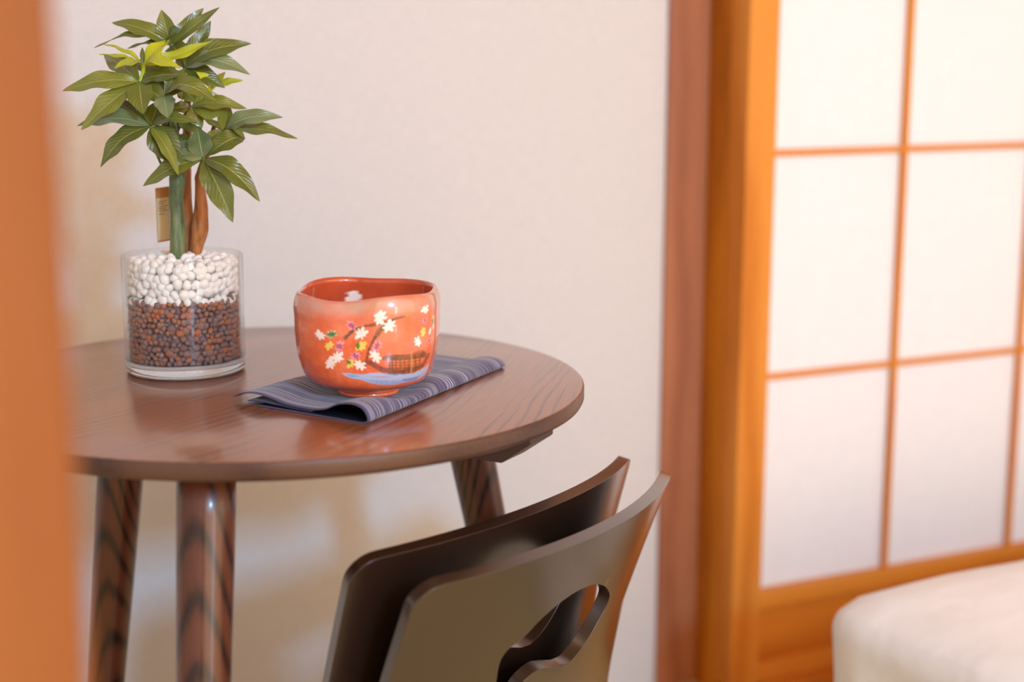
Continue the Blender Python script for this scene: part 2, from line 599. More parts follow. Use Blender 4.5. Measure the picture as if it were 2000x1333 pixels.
HOLE_PX = [(1105, 1302), (1128, 1278), (1148, 1250), (1168, 1216), (1186, 1182), (1192, 1163), (1186, 1149), (1173, 1142), (1158, 1142), (1125, 1156), (1088, 1182),
           (1052, 1215), (1030, 1240), (1012, 1256), (1003, 1261), (992, 1270), (980, 1286), (973, 1306), (971, 1325)]
HOLE = [chair_px_to_wh(x, y, BASE, ZS) for x, y in HOLE_PX]
w0, h0 = HOLE[-1]
wq, hq = chair_px_to_wh(1020, 1333, BASE, ZS)
w1, h1_ = chair_px_to_wh(1062, 1304, BASE, ZS)
HOLE += [(w0 + 0.005, h0 + 0.022), (w0 + 0.016, h0 + 0.044), (w0 + 0.036, h0 + 0.054), (w0 + 0.054, h0 + 0.046), (wq - 0.004, hq + 0.022), (wq - 0.006, hq + 0.010), (wq, hq), ((wq + w1) / 2, (hq + h1_) / 2 - 0.003), (w1, h1_)]
# smooth the outline a little (keep the two notches)
HL = [Vector((a, b)) for a, b in HOLE]
sm = []
for i in range(len(HL)):
    p, q, r_ = HL[i - 1], HL[i], HL[(i + 1) % len(HL)]
    sm += [q * 0.75 + p * 0.25, q * 0.75 + r_ * 0.25]
HL = sm


def inside(p, poly):
    c = False
    j = len(poly) - 1
    for i in range(len(poly)):
        a, b = poly[i], poly[j]
        if (a[1] > p[1]) != (b[1] > p[1]) and p[0] < (b[0] - a[0]) * (p[1] - a[1]) / (b[1] - a[1]) + a[0]:
            c = not c
        j = i
    return c


def chair_outline():
    LEN = 0.53 + 0.33
    def hw_(h):
        return HWT * (1 - 0.02 * min(1, max(0, h / 0.40)) ** 1.2) if h < 0.43 else HWT * 0.98 + min(0.02, (h - 0.43) * 0.2)
    rc = 0.022
    left, out = [], []
    for k in range(9):
        a = PI / 2 * k / 8
        left.append((-(HWT - rc) - rc * math.cos(a), rc - rc * math.sin(a)))
    left = left[::-1]
    h = rc + 0.014
    while h < LEN - 0.05:
        left.append((-hw_(h), h))
        h += 0.014
    for k in range(9):
        a = PI / 2 * k / 8
        left.append((-(hw_(LEN) - 0.045) - 0.045 * math.cos(a), LEN - 0.045 + 0.045 * math.sin(a)))
    top = []
    ww = np.linspace((HWT - rc), -(HWT - rc), 24)[1:-1]
    right = [(-a, b) for a, b in left][::-1]
    bot = [(x, LEN) for x in np.linspace(-(hw_(LEN) - 0.045), hw_(LEN) - 0.045, 14)[1:-1]]
    return left + bot + right + [(x, 0.0) for x in ww], LEN


def make_chair_shell():
    outl, LEN = chair_outline()
    outl = [Vector(p) for p in outl]
    nO, nH = len(outl), len(HL)
    pts = outl + HL
    edges = [(i, (i + 1) % nO) for i in range(nO)] + [(nO + i, nO + (i + 1) % nH) for i in range(nH)]
    ys = np.arange(0.008, LEN, 0.0095)
    for y in ys:
        for x in np.arange(-0.20, 0.201, 0.0095):
            p = (x, y)
            if not inside(p, outl) or inside(p, HL): continue
            if min((Vector(p) - q).length for q in pts[:nO + nH]) < 0.005: continue
            pts.append(Vector(p))
    res = delaunay_2d_cdt(pts, edges, [], 0, 1e-6)
    V, F = res[0], res[2]
    keep = []
    for f in F:
        c = sum((V[i] for i in f), Vector((0, 0))) / len(f)
        if inside(c, outl) and not inside(c, HL): keep.append(tuple(f))
    return V, keep


SHV, SHF = make_chair_shell()


def chair(name, base, label, prof=None, rot=0.0):
    gp = 'nested floor chairs'
    org = base + NN * (PROF1[90][0]) - Vector((0, 0, base.z))
    org.z = chair_pt(0, 0.55, 0, base, ZS).z - 0.0058
    e = empty(name, org, label, 'chair', gp, rotz=rot)
    bm = bmesh.new()
    tk = 0.0055
    a = [bm.verts.new(chair_pt(p.x, p.y, tk, base, ZS, prof) - org) for p in SHV]
    b = [bm.verts.new(chair_pt(p.x, p.y, -tk, base, ZS, prof) - org) for p in SHV]
    cnt = {}
    for f in SHF:
        for i in range(len(f)):
            k = (f[i], f[(i + 1) % len(f)])
            cnt[k] = 1
    for f in SHF:
        bm.faces.new([a[i] for i in f])
        bm.faces.new([b[i] for i in f][::-1])
    for (i, j) in cnt:
        if (j, i) not in cnt:
            bm.faces.new((a[j], a[i], b[i], b[j]))
    for v in [v for v in bm.verts if not v.link_faces]: bm.verts.remove(v)
    o = bm_to('bent_shell', bm, M_LAC, e, smooth=True)
    m = o.modifiers.new('bevel', 'BEVEL')
    m.width = 0.0038
    m.segments = 4
    m.limit_method = 'ANGLE'
    m.angle_limit = math.radians(55)
    m.harden_normals = True
    return e


chair('floor_chair', BASE, 'dark lacquered bentwood floor chair with cutout back, nearer one of the nested pair')
chair('floor_chair', BASE - NN * 0.0500 + Vector((0, 0, 0.0125)), 'dark lacquered bentwood floor chair nested behind the other, under the table edge', PROF2, math.radians(-2.6))

# ---------------------------------------------------------------- cloth
cF = at_z(719, 831, TZ); cR = at_z(986, 719, TZ); cLl = at_z(456, 786, TZ)
t = NT('indigo_stripe_cloth')
at = t.n('ShaderNodeAttribute', attribute_name='UVMap')
uv = t.n('ShaderNodeUVMap')
uu = t.dot(uv.outputs[0], (1, 0, 0))
vv = t.dot(uv.outputs[0], (0, 1, 0))
st1 = t.noise(t.comb(0.0, t.math('MULTIPLY', vv, 520.0), 2.0), 1.0, 2.0, 0.6)
st2 = t.noise(t.comb(0.0, t.math('MULTIPLY', vv, 62.0), 7.0), 1.0, 1.0, 0.4)
wef = t.noise(t.comb(t.math('MULTIPLY', uu, 900.0), t.math('MULTIPLY', vv, 900.0), 0.0), 1.0, 1.0)
lines = t.ramp(st1, [(0.49, (0, 0, 0, 1)), (0.56, (1, 1, 1, 1))])
groups = t.ramp(st2, [(0.40, (0.22, 0.22, 0.22, 1)), (0.60, (0.95, 0.95, 0.95, 1))])
lf = t.math('MULTIPLY', lines, groups)
cbase = t.mix(wef, srgb(40, 38, 84), srgb(84, 72, 112))
cbase = t.mix(t.ramp(st2, [(0.45, (0, 0, 0, 1)), (0.75, (0.7, 0.7, 0.7, 1))]), cbase, srgb(62, 74, 122))
t.l(t.mix(lf, cbase, srgb(196, 196, 208)), t.b.inputs['Base Color'])
t.set(Roughness=0.85, Sheen_Weight=0.25)
t.bump(t.math('ADD', wef, t.math('MULTIPLY', st1, 1.2)), 0.5, 0.0006)
M_CLOTH = t.m

AX = (cLl - cF); LA = AX.length; AX.normalize()          # from the fold towards the open left side
BX = (cR - cF); LB = BX.length; BX.normalize()           # along the fold
# cross section of the folded cloth, s along AX, z up: lower layer, fold loop at s=0, upper layer
sec = [(LA * 0.80, 0.0010), (LA * 0.62, 0.0009), (LA * 0.45, 0.0009), (LA * 0.25, 0.0009), (LA * 0.10, 0.0008), (0.012, 0.0008), (0.004, 0.0012), (0.0, 0.0045), (0.005, 0.0122),
       (0.016, 0.0148), (0.030, 0.0128), (0.042, 0.0076), (0.053, 0.0052), (LA * 0.48, 0.0048), (LA * 0.60, 0.0058), (LA * 0.70, 0.0086), (LA * 0.82, 0.0108), (LA * 0.93, 0.0092), (LA, 0.0054)]
cs = catmull([(a, 0, z) for a, z in sec], 6)
cs = [(p.x, max(0.0007, p.z)) for p in cs]
clE = empty('folded_cloth', cF, 'folded indigo cloth with fine pale stripes lying on the table under the orange bowl', 'cloth')


M_FOLD_SHADE = plain('cloth_fold_shade', srgb(30, 28, 44), 0.95, Specular_IOR_Level=0.1)  # shade inside the fold openings, painted as a near-black inner side


def cloth_layer(name, sec, lb, t_off=0.0, flat=0.0, z_add=0.0, th=0.0011, b0=0.0, shade_inner=True):
    nb = 46
    vs, fs, uvs = [], [], []
    L = [0.0]
    for i in range(1, len(sec)):
        L.append(L[-1] + math.hypot(sec[i][0] - sec[i - 1][0], sec[i][1] - sec[i - 1][1]))
    for j in range(nb + 1):
        b = b0 + (lb - b0) * j / nb
        f = j / nb
        for i, (s, z) in enumerate(sec):
            zz = z * (1 - 0.45 * f) + 0.0004 * math.sin(b * 60 + s * 30) * (1 if z > 0.003 else 0)
            if z > 0.003: zz = max(zz, 0.0034)
            # under the bowl foot the layers are pressed flat
            P = cF + AX * s * (1 - (0.16 * f if s > LA * 0.3 else 0.16 * f * s / (LA * 0.3))) + BX * b
            d = (P.xy - BOWL.xy).length
            if z > 0.003:
                k = max(0.0, min(1.0, (0.060 - d) / 0.028))
                k = k * k * (3 - 2 * k)
                zz = zz * (1 - k) + 0.0046 * k
            vs.append(Vector((P.x, P.y, TZ + zz + z_add)))
            uvs.append((L[i], b + t_off))
    n = len(sec)
    for j in range(nb):
        for i in range(n - 1):
            fs.append((j * n + i, j * n + i + 1, (j + 1) * n + i + 1, (j + 1) * n + i))
    o = mesh(name, vs, fs, M_CLOTH, clE, origin=cF)
    ul = o.data.uv_layers.new(name='UVMap')
    for lp in o.data.loops:
        ul.data[lp.index].uv = uvs[lp.vertex_index]
    m = o.modifiers.new('solid', 'SOLIDIFY')
    m.thickness = th
    m.offset = 0
    if shade_inner:  # inner faces get the painted fold shade, outer faces the stripes
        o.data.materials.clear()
        o.data.materials.append(M_FOLD_SHADE)
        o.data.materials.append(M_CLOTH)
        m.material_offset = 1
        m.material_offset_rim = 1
    return o


BOWL = at_z(720, 769, TZ + 0.0045)
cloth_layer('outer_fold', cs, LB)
s2 = catmull([(LA * 0.90, 0, 0.0026), (LA * 0.80, 0, 0.0040), (LA * 0.68, 0, 0.0033), (LA * 0.55, 0, 0.0028), (LA * 0.42, 0, 0.0027)], 5)
cloth_layer('inner_fold', [(p.x, p.z) for p in s2], LB * 0.97, t_off=0.31, b0=0.002, th=0.0009, shade_inner=False)

# ---------------------------------------------------------------- tea bowl
BZ = TZ + 0.0052
BO = Vector((BOWL.x, BOWL.y, BZ))
bowE = empty('tea_bowl', BO, 'orange glazed tea bowl painted with blossoms and a boat, standing on the striped cloth', 'bowl')
BP = [(0.0, 0.0045), (0.0185, 0.0045), (0.0205, 0.0012), (0.0225, 0.0002), (0.0245, 0.0004), (0.0258, 0.0018), (0.0256, 0.0038), (0.0246, 0.0052), (0.0254, 0.0064),
      (0.0310, 0.0078), (0.0400, 0.0100), (0.0490, 0.0145), (0.0545, 0.0215), (0.0580, 0.0315), (0.0602, 0.0420), (0.0615, 0.0550), (0.0617, 0.0680), (0.0622, 0.0760),
      (0.0617, 0.0815), (0.0604, 0.0862), (0.0590, 0.0886), (0.0572, 0.0893), (0.0556, 0.0882), (0.0548, 0.0850), (0.0552, 0.0760), (0.0545, 0.0600), (0.0520, 0.0400),
      (0.0470, 0.0260), (0.0380, 0.0170), (0.0200, 0.0125), (0.0, 0.0115)]
TH0 = -PI / 2 - math.radians(3)      # direction of the near side


def bowl_pt(th, r, z):
    k = min(1.0, max(0.0, (z - 0.010) / 0.022))
    a = th - TH0
    sq = 0.043 * -math.cos(4 * a) + 0.008 * math.cos(3 * a + 0.6) - 0.006 * math.cos(8 * a)
    rr = r * (1 + sq * k * (0.75 + 0.25 * min(1, z / 0.08)))
    kz = min(1.0, max(0.0, (z - 0.055) / 0.03))
    dz = 0.5 * kz * (0.0016 * -math.cos(4 * a + 0.5) + 0.0014 * math.sin(2 * a + 0.8) + 0.0006 * math.sin(5 * a))
    aw = (a + 0.25 + PI) % (2 * PI) - PI
    dz -= kz * 0.0024 * math.exp(-(aw / 0.6) ** 2)
    return Vector((math.cos(th) * rr, math.sin(th) * rr, z + dz))


def bprof(lenf=1.0):
    c = catmull([(a, 0, b) for a, b in BP], 8)
    return [(max(0, p.x), p.z) for p in c]


pf = bprof()
# denser rings on the painted outer wall
dense = []
for (a, b), (c, d) in zip(pf, pf[1:]):
    L = math.hypot(a - c, b - d)
    m = max(1, int(round(L / (0.00042 if (a > 0.028 and a >= 0.0) else 0.002))))
    for k_ in range(m): dense.append((a + (c - a) * k_ / m, b + (d - b) * k_ / m))
dense.append(pf[-1])
pf = dense
ths = []
a_ = 0.0
while a_ < 2 * PI - 1e-6:
    ths.append(a_)
    dd = abs((a_ - (TH0 % (2 * PI)) + PI) % (2 * PI) - PI)
    a_ += 0.0062 if dd < 1.75 else 0.05
nT, nP = len(ths), len(pf)
bv = [bowl_pt(th, r, z) for th in ths for r, z in pf]
bf = [(i * nP + j, ((i + 1) % nT) * nP + j, ((i + 1) % nT) * nP + j + 1, i * nP + j + 1) for i in range(nT) for j in range(nP - 1)]
me = bpy.data.meshes.new('glazed_body')
me.from_pydata([tuple(v) for v in bv], [], bf)
me.update()
me.polygons.foreach_set('use_smooth', [True] * len(me.polygons))
# painted decoration: colours laid on the glaze in bowl coordinates (arc, height)
iw_outer = max(range(nP), key=lambda i: pf[i][1])
TH = np.repeat(np.array(ths), nP)
PR = np.tile(np.array([p[0] for p in pf]), nT)
PZ = np.tile(np.array([p[1] for p in pf]), nT)
PJ = np.tile(np.arange(nP), nT)
outer = (PJ <= iw_outer)
RB = 0.060
da = (TH - TH0 + PI) % (2 * PI) - PI
# height coordinate runs along the wall
arc = np.zeros(nP)
for j in range(1, nP):
    arc[j] = arc[j - 1] + math.hypot(pf[j][0] - pf[j - 1][0], pf[j][1] - pf[j - 1][1])
ARC = np.tile(arc, nT)
SX, SY = da * RB, ARC
XYZ = np.array([tuple(v + BO) for v in bv])
q = XYZ - np.array(CP)
wz = q @ np.array(FW)
PXX = 1000 + FPX * (q @ np.array(RX)) / wz
PYY = 666.5 - FPX * (q @ np.array(UP)) / wz
front = outer & (np.abs(da) < 1.6) & (PZ > 0.0078)


def lp_(cx, cy):
    """bowl coordinates of a point measured on the photograph (enlarged crop units)"""
    x, y = 540 + cx / 4.761, 520 + cy / 4.761
    d = (PXX - x) ** 2 + (PYY - y) ** 2 + np.where(front & (np.abs(da) < 1.2), 0, 1e9)
    i = int(d.argmin())
    return SX[i], SY[i]


rng = np.random.RandomState(3)


def vnoise(x, y, s, seed=0):
    x, y = x * s + 91.7 * seed, y * s + 13.1 * seed
    xi, yi = np.floor(x), np.floor(y)
    fx, fy = x - xi, y - yi
    fx, fy = fx * fx * (3 - 2 * fx), fy * fy * (3 - 2 * fy)
    hsh = lambda a, b: np.modf(np.abs(np.sin(a * 127.1 + b * 311.7) * 43758.5453))[0]
    return (hsh(xi, yi) * (1 - fx) + hsh(xi + 1, yi) * fx) * (1 - fy) + (hsh(xi, yi + 1) * (1 - fx) + hsh(xi + 1, yi + 1) * fx) * fy


def lin(*c): return np.array(srgb(*c)[:3])


n1 = vnoise(SX, SY, 70) * .6 + vnoise(SX, SY, 190, 2) * .4
n2 = vnoise(SX, SY, 500, 3)
colr = lin(224, 92, 44)[None, :] * (1 - n1[:, None]) + lin(238, 132, 90)[None, :] * n1[:, None]
colr = colr * (0.93 + 0.14 * n2[:, None])
zin = ~outer
colr[zin] = (lin(206, 88, 52) * 0.96)[None, :] * (0.85 + 0.3 * n1[zin][:, None])


def blend(mask, c):
    global colr
    colr = colr * (1 - mask[:, None]) + np.array(c)[None, :] * mask[:, None]


def sstep(a, b, x):
    t_ = np.clip((x - a) / (b - a), 0, 1)
    return t_ * t_ * (3 - 2 * t_)


# pinkish tone of the middle panel
cx_, cy_ = lp_(1130, 640)
blend(outer * sstep(1.0, 0.3, np.hypot((SX - cx_) / 0.040, (SY - cy_) / 0.040)) * 0.45 * (0.5 + n1), lin(226, 128, 100))
# pale greenish-lilac band below the rim: glaze tone and a painted-in reflection
zb = lp_(600, 400)[1]
bandw = 0.0065 + 0.003 * vnoise(SX, SY * 0, 60, 5)
wob_ = 0.003 * (vnoise(SX, SY * 0, 45, 6) - .5)
bm_ = outer * (PZ > 0.04) * np.exp(-((SY - zb + wob_) / bandw) ** 2) * (0.35 + 0.5 * vnoise(SX, SY, 120, 7))
blend(bm_ * 1.15, lin(206, 158, 140))
blend(bm_ * (vnoise(SX, SY, 60, 9) > .5) * 0.35, lin(150, 140, 96))


def star(cx, cy, rad, c, pts=7, rot=0.0, a=1.0, sq=1.0):
    x, y = lp_(cx, cy)
    dx, dy = (SX - x), (SY - y) * sq
    rr = np.hypot(dx, dy)
    an = np.arctan2(dy, dx) + rot
    lim = rad * (0.56 + 0.44 * np.abs(np.cos(an * pts / 2 + 0.5 * np.sin(an * 2 + cx))) ** 1.3 + 0.30 * (vnoise(SX, SY, 520, 12) - 0.5) + 0.16 * np.sin(an * 2 + cy))
    a = a * (0.86 + 0.14 * vnoise(SX, SY, 800, 4))
    blend(outer * sstep(lim * 1.08, lim * 0.85, rr) * a, c)


def stroke(pl, wd, c, a=1.0, soft=0.4):
    P = [lp_(*p) for p in pl]
    d = np.full(len(SX), 9.0)
    for (x0_, y0_), (x1_, y1_) in zip(P, P[1:]):
        vx, vy = x1_ - x0_, y1_ - y0_
        tt = np.clip(((SX - x0_) * vx + (SY - y0_) * vy) / (vx * vx + vy * vy + 1e-12), 0, 1)
        d = np.minimum(d, np.hypot(SX - x0_ - tt * vx, SY - y0_ - tt * vy))
    wd = wd * (0.65 + 0.7 * vnoise(SX, SY, 260, 8))
    blend(outer * sstep(wd * (1 + soft), wd * (1 - soft), d) * a * (0.6 + 0.5 * vnoise(SX, SY, 600, 9)), c)


def region(pl, c, a=1.0, tex=0.0):
    P = [lp_(*p) for p in pl]
    ins = np.zeros(len(SX), bool)
    j = len(P) - 1
    for i in range(len(P)):
        ax, ay = P[i]
        bx_, by_ = P[j]
        cond = ((ay > SY) != (by_ > SY)) & (SX < (bx_ - ax) * (SY - ay) / (by_ - ay + 1e-12) + ax)
        ins ^= cond
        j = i
    m = ins * outer * a
    if tex: m = m * (1 - tex + tex * vnoise(SX, SY, 700, 11))
    blend(m * 1.0, c)


BRK, WHT, YEL, PNK, MAG, GRN = lin(78, 54, 48), lin(250, 240, 228), lin(236, 214, 96), lin(232, 158, 172), lin(172, 48, 96), lin(44, 112, 58)
# river
river = [(600, 990), (700, 1000), (800, 1012), (900, 992), (1050, 998), (1250, 998), (1350, 962), (1420, 905), (1478, 855), (1470, 950), (1400, 1020), (1300, 1060), (1200, 1082), (1080, 1104), (930, 1100), (860, 1085), (790, 1060), (700, 1045), (640, 1020)]
region(river, lin(176, 190, 222))
region([(800, 1050), (950, 1062), (1150, 1062), (1330, 1020), (1300, 1058), (1180, 1085), (1050, 1102), (930, 1098)], lin(118, 142, 200), 0.6, 0.6)
region([(860, 1030), (1000, 1022), (1090, 1034), (980, 1046)], lin(208, 130, 110), 0.7, 0.3)
region([(640, 1003), (740, 1012), (780, 1030), (700, 1038)], lin(128, 164, 214), 0.7)
region([(1160, 1050), (1300, 1032), (1340, 1012), (1290, 1060), (1180, 1075)], lin(96, 120, 190), 0.5)
# branches
stroke([(640, 675), (690, 622), (740, 585), (830, 558), (950, 540), (1040, 515), (1120, 488), (1190, 468)], 0.0011, BRK, 0.85)
stroke([(640, 675), (700, 612)], 0.0016, BRK, 0.8)
stroke([(1005, 560), (965, 600), (920, 660)], 0.0021, BRK, 0.85)
stroke([(920, 660), (885, 720), (858, 790), (838, 860), (822, 930)], 0.0010, BRK, 0.8)
stroke([(1190, 468), (1280, 420), (1320, 400)], 0.0008, lin(170, 150, 90), 0.7)
stroke([(1470, 370), (1475, 440), (1450, 520)], 0.0008, BRK, 0.6)
stroke([(1500, 370), (1512, 440)], 0.0008, BRK, 0.6)
# boat
stroke([(868, 900), (930, 938), (1010, 970), (1080, 985), (1200, 985), (1290, 968), (1360, 925), (1410, 835)], 0.0024, lin(82, 60, 56), 0.8)
region([(950, 868), (1050, 822), (1245, 818), (1300, 795), (1350, 778), (1400, 800), (1390, 850), (1250, 868), (1100, 880)], lin(112, 84, 52), 0.8, 0.5)
for yy in (835, 850, 865): stroke([(990, yy + 6), (1100, yy), (1240, yy - 4), (1380, yy - 30)], 0.00045, lin(60, 48, 40), 0.7)
for xx in (1050, 1075, 1110, 1150, 1190, 1225, 1240, 1290, 1330): stroke([(xx, 850), (xx + 3, 975)], 0.0007, lin(110, 80, 48), 0.75)
for yy in (900, 925, 950): stroke([(1045, yy), (1240, yy - 4), (1340, yy - 22)], 0.0007, lin(118, 84, 50), 0.7)
region([(1045, 945), (1240, 940), (1340, 905), (1300, 960), (1200, 985), (1080, 985)], lin(104, 72, 52), 0.6, 0.6)
stroke([(1255, 800), (1250, 985)], 0.0009, lin(222, 176, 96), 0.55)
# blossoms and leaves
for x, y, r_ in ((962, 485, 60), (1052, 556, 56), (787, 628, 58), (403, 645, 48), (568, 848, 56), (498, 905, 54), (776, 922, 56), (918, 838, 56), (1384, 403, 46), (1315, 702, 42), (1428, 606, 30), (1500, 560, 24)):
    star(x, y, r_ / 4.761 / 2280 * 1.06, WHT, 7, x * .1)
for x, y, r_ in ((490, 742, 44), (785, 745, 54), (690, 908, 46), (1364, 612, 40), (1498, 470, 22)):
    star(x, y, r_ / 4.761 / 2280, YEL, 6, x * .07)
for x, y, r_ in ((697, 556, 56), (585, 745, 50), (935, 742, 50), (736, 838, 48), (1382, 510, 36), (1420, 690, 32)):
    star(x, y, r_ / 4.761 / 2280, PNK, 8, x * .05, 0.85)
    star(x, y, r_ * 0.62 / 4.761 / 2280, MAG, 5, x * .09, 0.8)
for x, y, r_ in ((513, 636, 48), (1450, 510, 30)):
    star(x, y, r_ / 4.761 / 2280, lin(196, 206, 150), 7, x * .03, 0.8)
for x, y, r_ in ((513, 636, 36), (757, 743, 27), (672, 898, 24), (1450, 510, 24), (710, 602, 16)):
    star(x, y, r_ / 4.761 / 2280, GRN, 6, x * .11)
# blossom painted inside, on the far wall
iin = (~outer) & (PZ > 0.03)
dd_ = (PXX - (540 + 715 / 4.761)) ** 2 + (PYY - (520 + 312 / 4.761)) ** 2 + np.where(iin & (np.sin(TH) > 0.2), 0, 1e9)
ii = int(dd_.argmin())
sx0, sz0 = ((TH[ii] - PI / 2)) * RB, PZ[ii]
rr = np.hypot((TH - PI / 2) * RB - sx0, PZ - sz0)
an = np.arctan2(PZ - sz0, (TH - PI / 2) * RB - sx0)
blend(iin * sstep(1.05, 0.85, rr / (0.0088 * (0.62 + 0.38 * np.abs(np.cos(an * 3.5))))), WHT)
ca = me.color_attributes.new('paint', 'FLOAT_COLOR', 'POINT')
ca.data.foreach_set('color', np.concatenate([np.clip(colr, 0, 1), np.ones((len(colr), 1))], 1).astype(np.float32).ravel())
t = NT('painted_glaze')
va = t.n('ShaderNodeAttribute', attribute_name='paint')
tc = t.n('ShaderNodeTexCoord')
gn = t.noise(tc.outputs['Object'], 900.0, 3.0, 0.6)
gl = t.noise(tc.outputs['Object'], 34.0, 2.0, 0.5)
t.l(t.mix(t.math('MULTIPLY', t.ramp(gn, [(0.58, (0, 0, 0, 1)), (0.72, (1, 1, 1, 1))]), 0.22), va.outputs['Color'], srgb(150, 56, 30)), t.b.inputs['Base Color'])
t.set(Roughness=0.22, Coat_Weight=0.8, Coat_Roughness=0.05, Specular_IOR_Level=0.5)
t.bump(gl, 0.25, 0.002)
link('glazed_body', me, t.m, bowE)

# ---------------------------------------------------------------- potted plant
VY = 1.3756
VB = Vector((-0.2978, VY, TZ))
potE = empty('potted_plant', VB, 'small green money tree in a clear glass pot of white and brown pebbles', 'potted plant')
VR, VH = 0.0538, 0.1065
# thin clear wall: fresnel reflection over a see-through sheet
m = bpy.data.materials.new('thin_clear_glass')
m.use_nodes = True
nt = m.node_tree
for nd in list(nt.nodes): nt.nodes.remove(nd)
out = nt.nodes.new('ShaderNodeOutputMaterial')
mx = nt.nodes.new('ShaderNodeMixShader')
tr = nt.nodes.new('ShaderNodeBsdfTransparent')
gs = nt.nodes.new('ShaderNodeBsdfGlossy')
fr = nt.nodes.new('ShaderNodeFresnel')
ge = nt.nodes.new('ShaderNodeNewGeometry')
mi = nt.nodes.new('ShaderNodeMath')
mi.operation = 'MULTIPLY_ADD'
mi.inputs[1].default_value = 1 / 1.38 - 1.38
mi.inputs[2].default_value = 1.38
nt.links.new(ge.outputs['Backfacing'], mi.inputs[0])
nt.links.new(mi.outputs[0], fr.inputs[0])
gs.inputs['Roughness'].default_value = 0.04
tr.inputs[0].default_value = (0.965, 0.97, 0.965, 1)
nt.links.new(fr.outputs[0], mx.inputs[0])
nt.links.new(tr.outputs[0], mx.inputs[1])
nt.links.new(gs.outputs[0], mx.inputs[2])
nt.links.new(mx.outputs[0], out.inputs[0])
M_THIN = m
t = NT('thick_glass')
t.set(Base_Color=(0.97, 0.98, 0.96, 1), Roughness=0.03, Transmission_Weight=0.82, IOR=1.45)
M_BASEG = t.m
vs, fs = lathe([(VR - 0.0018, 0.0125), (VR, 0.0135), (VR + 0.0002, VH - 0.0015), (VR - 0.0006, VH), (VR - 0.0020, VH), (VR - 0.0027, VH - 0.0015), (VR - 0.0027, 0.0128)], 120, VB)
mesh('glass_wall', vs, fs, M_THIN, potE, origin=VB)
vs, fs = lathe([(0, 0.0002), (VR - 0.005, 0.0002), (VR - 0.002, 0.0010), (VR - 0.0002, 0.0035), (VR, 0.007), (VR, 0.0133), (VR - 0.0018, 0.0124), (VR - 0.008, 0.0112), (0, 0.0112)], 120, VB)
mesh('glass_base', vs, fs, M_BASEG, potE, origin=VB)


def stone_mat(name, stops, rough):
    t = NT(name)
    oi = t.n('ShaderNodeObjectInfo')
    tc = t.n('ShaderNodeTexCoord')
    nz = t.noise(tc.outputs['Object'], 500.0, 3.0)
    at = t.n('ShaderNodeAttribute', attribute_name='tone')
    f = t.math('FRACT', t.math('ADD', oi.outputs['Random'], at.outputs['Fac']))
    t.l(t.mix(t.math('MULTIPLY', nz, 0.35), t.ramp(f, stops), srgb(70, 50, 45)), t.b.inputs['Base Color'])
    t.set(Roughness=rough)
    t.bump(nz, 0.4, 0.0004)
    return t.m


M_WHITE = plain('white_stone', srgb(250, 244, 238), 0.55, Subsurface_Weight=0.15)
M_WHITE.node_tree.nodes['Principled BSDF'].inputs['Subsurface Scale'].default_value = 0.004
M_CLAY = stone_mat('baked_clay', [(0.0, srgb(140, 108, 104)), (0.35, srgb(158, 124, 116)), (0.6, srgb(172, 134, 120)), (0.78, srgb(190, 126, 92)), (0.92, srgb(210, 124, 82)), (1.0, srgb(160, 140, 144))], 0.65)

STONES = []
for k in range(7):
    bm = bmesh.new()
    bmesh.ops.create_icosphere(bm, subdivisions=2, radius=0.5)
    rs = random.Random(k)
    sc = (rs.uniform(0.85, 1.15), rs.uniform(0.8, 1.05), rs.uniform(0.7, 0.95))
    ph = [rs.uniform(0, 6) for _ in range(3)]
    for v in bm.verts:
        n_ = 1 + 0.07 * math.sin(v.co.x * 7 + ph[0]) + 0.07 * math.sin(v.co.y * 8 + ph[1]) + 0.05 * math.sin(v.co.z * 9 + ph[2])
        v.co = Vector((v.co.x * sc[0], v.co.y * sc[1], v.co.z * sc[2])) * n_
    me_ = bpy.data.meshes.new('stone')
    bm.to_mesh(me_)
    bm.free()
    me_.polygons.foreach_set('use_smooth', [True] * len(me_.polygons))
    STONES.append(me_)
SW, SB = [], []
for me_ in STONES:
    a = me_.copy(); a.name = 'white_pebble'; a.materials.append(M_WHITE); SW.append(a)
    b = me_.copy(); b.name = 'clay_pebble'; b.materials.append(M_CLAY); SB.append(b)
SOUT = []


def view_rank(p):
    return (p.x * 0.21 - p.y * 0.977)        # bigger is nearer the camera (local to the pot)


def place_stones(name, spots, meshes, mat, stuffname):
    spots.sort(key=lambda s: -s[2])
    for p, d, _ in spots[:298]:
        o = bpy.data.objects.new(name, random.choice(meshes))
        COL.objects.link(o)
        o.parent = potE
        o.location = p
        o.rotation_euler = (random.uniform(0, 6), random.uniform(0, 6), random.uniform(0, 6))
        o.scale = (d, d, d)
    bm = bmesh.new()
    for p, d, _ in spots[298:]:
        M = Matrix.Translation(p) @ Matrix.Rotation(random.uniform(0, 6), 4, 'Z') @ Matrix.Rotation(random.uniform(0, 6), 4, 'X') @ Matrix.Diagonal((d, d * 0.9, d * 0.8, 1))
        bmesh.ops.create_icosphere(bm, subdivisions=1, radius=0.5, matrix=M)
    return bm


RI = VR - 0.0030
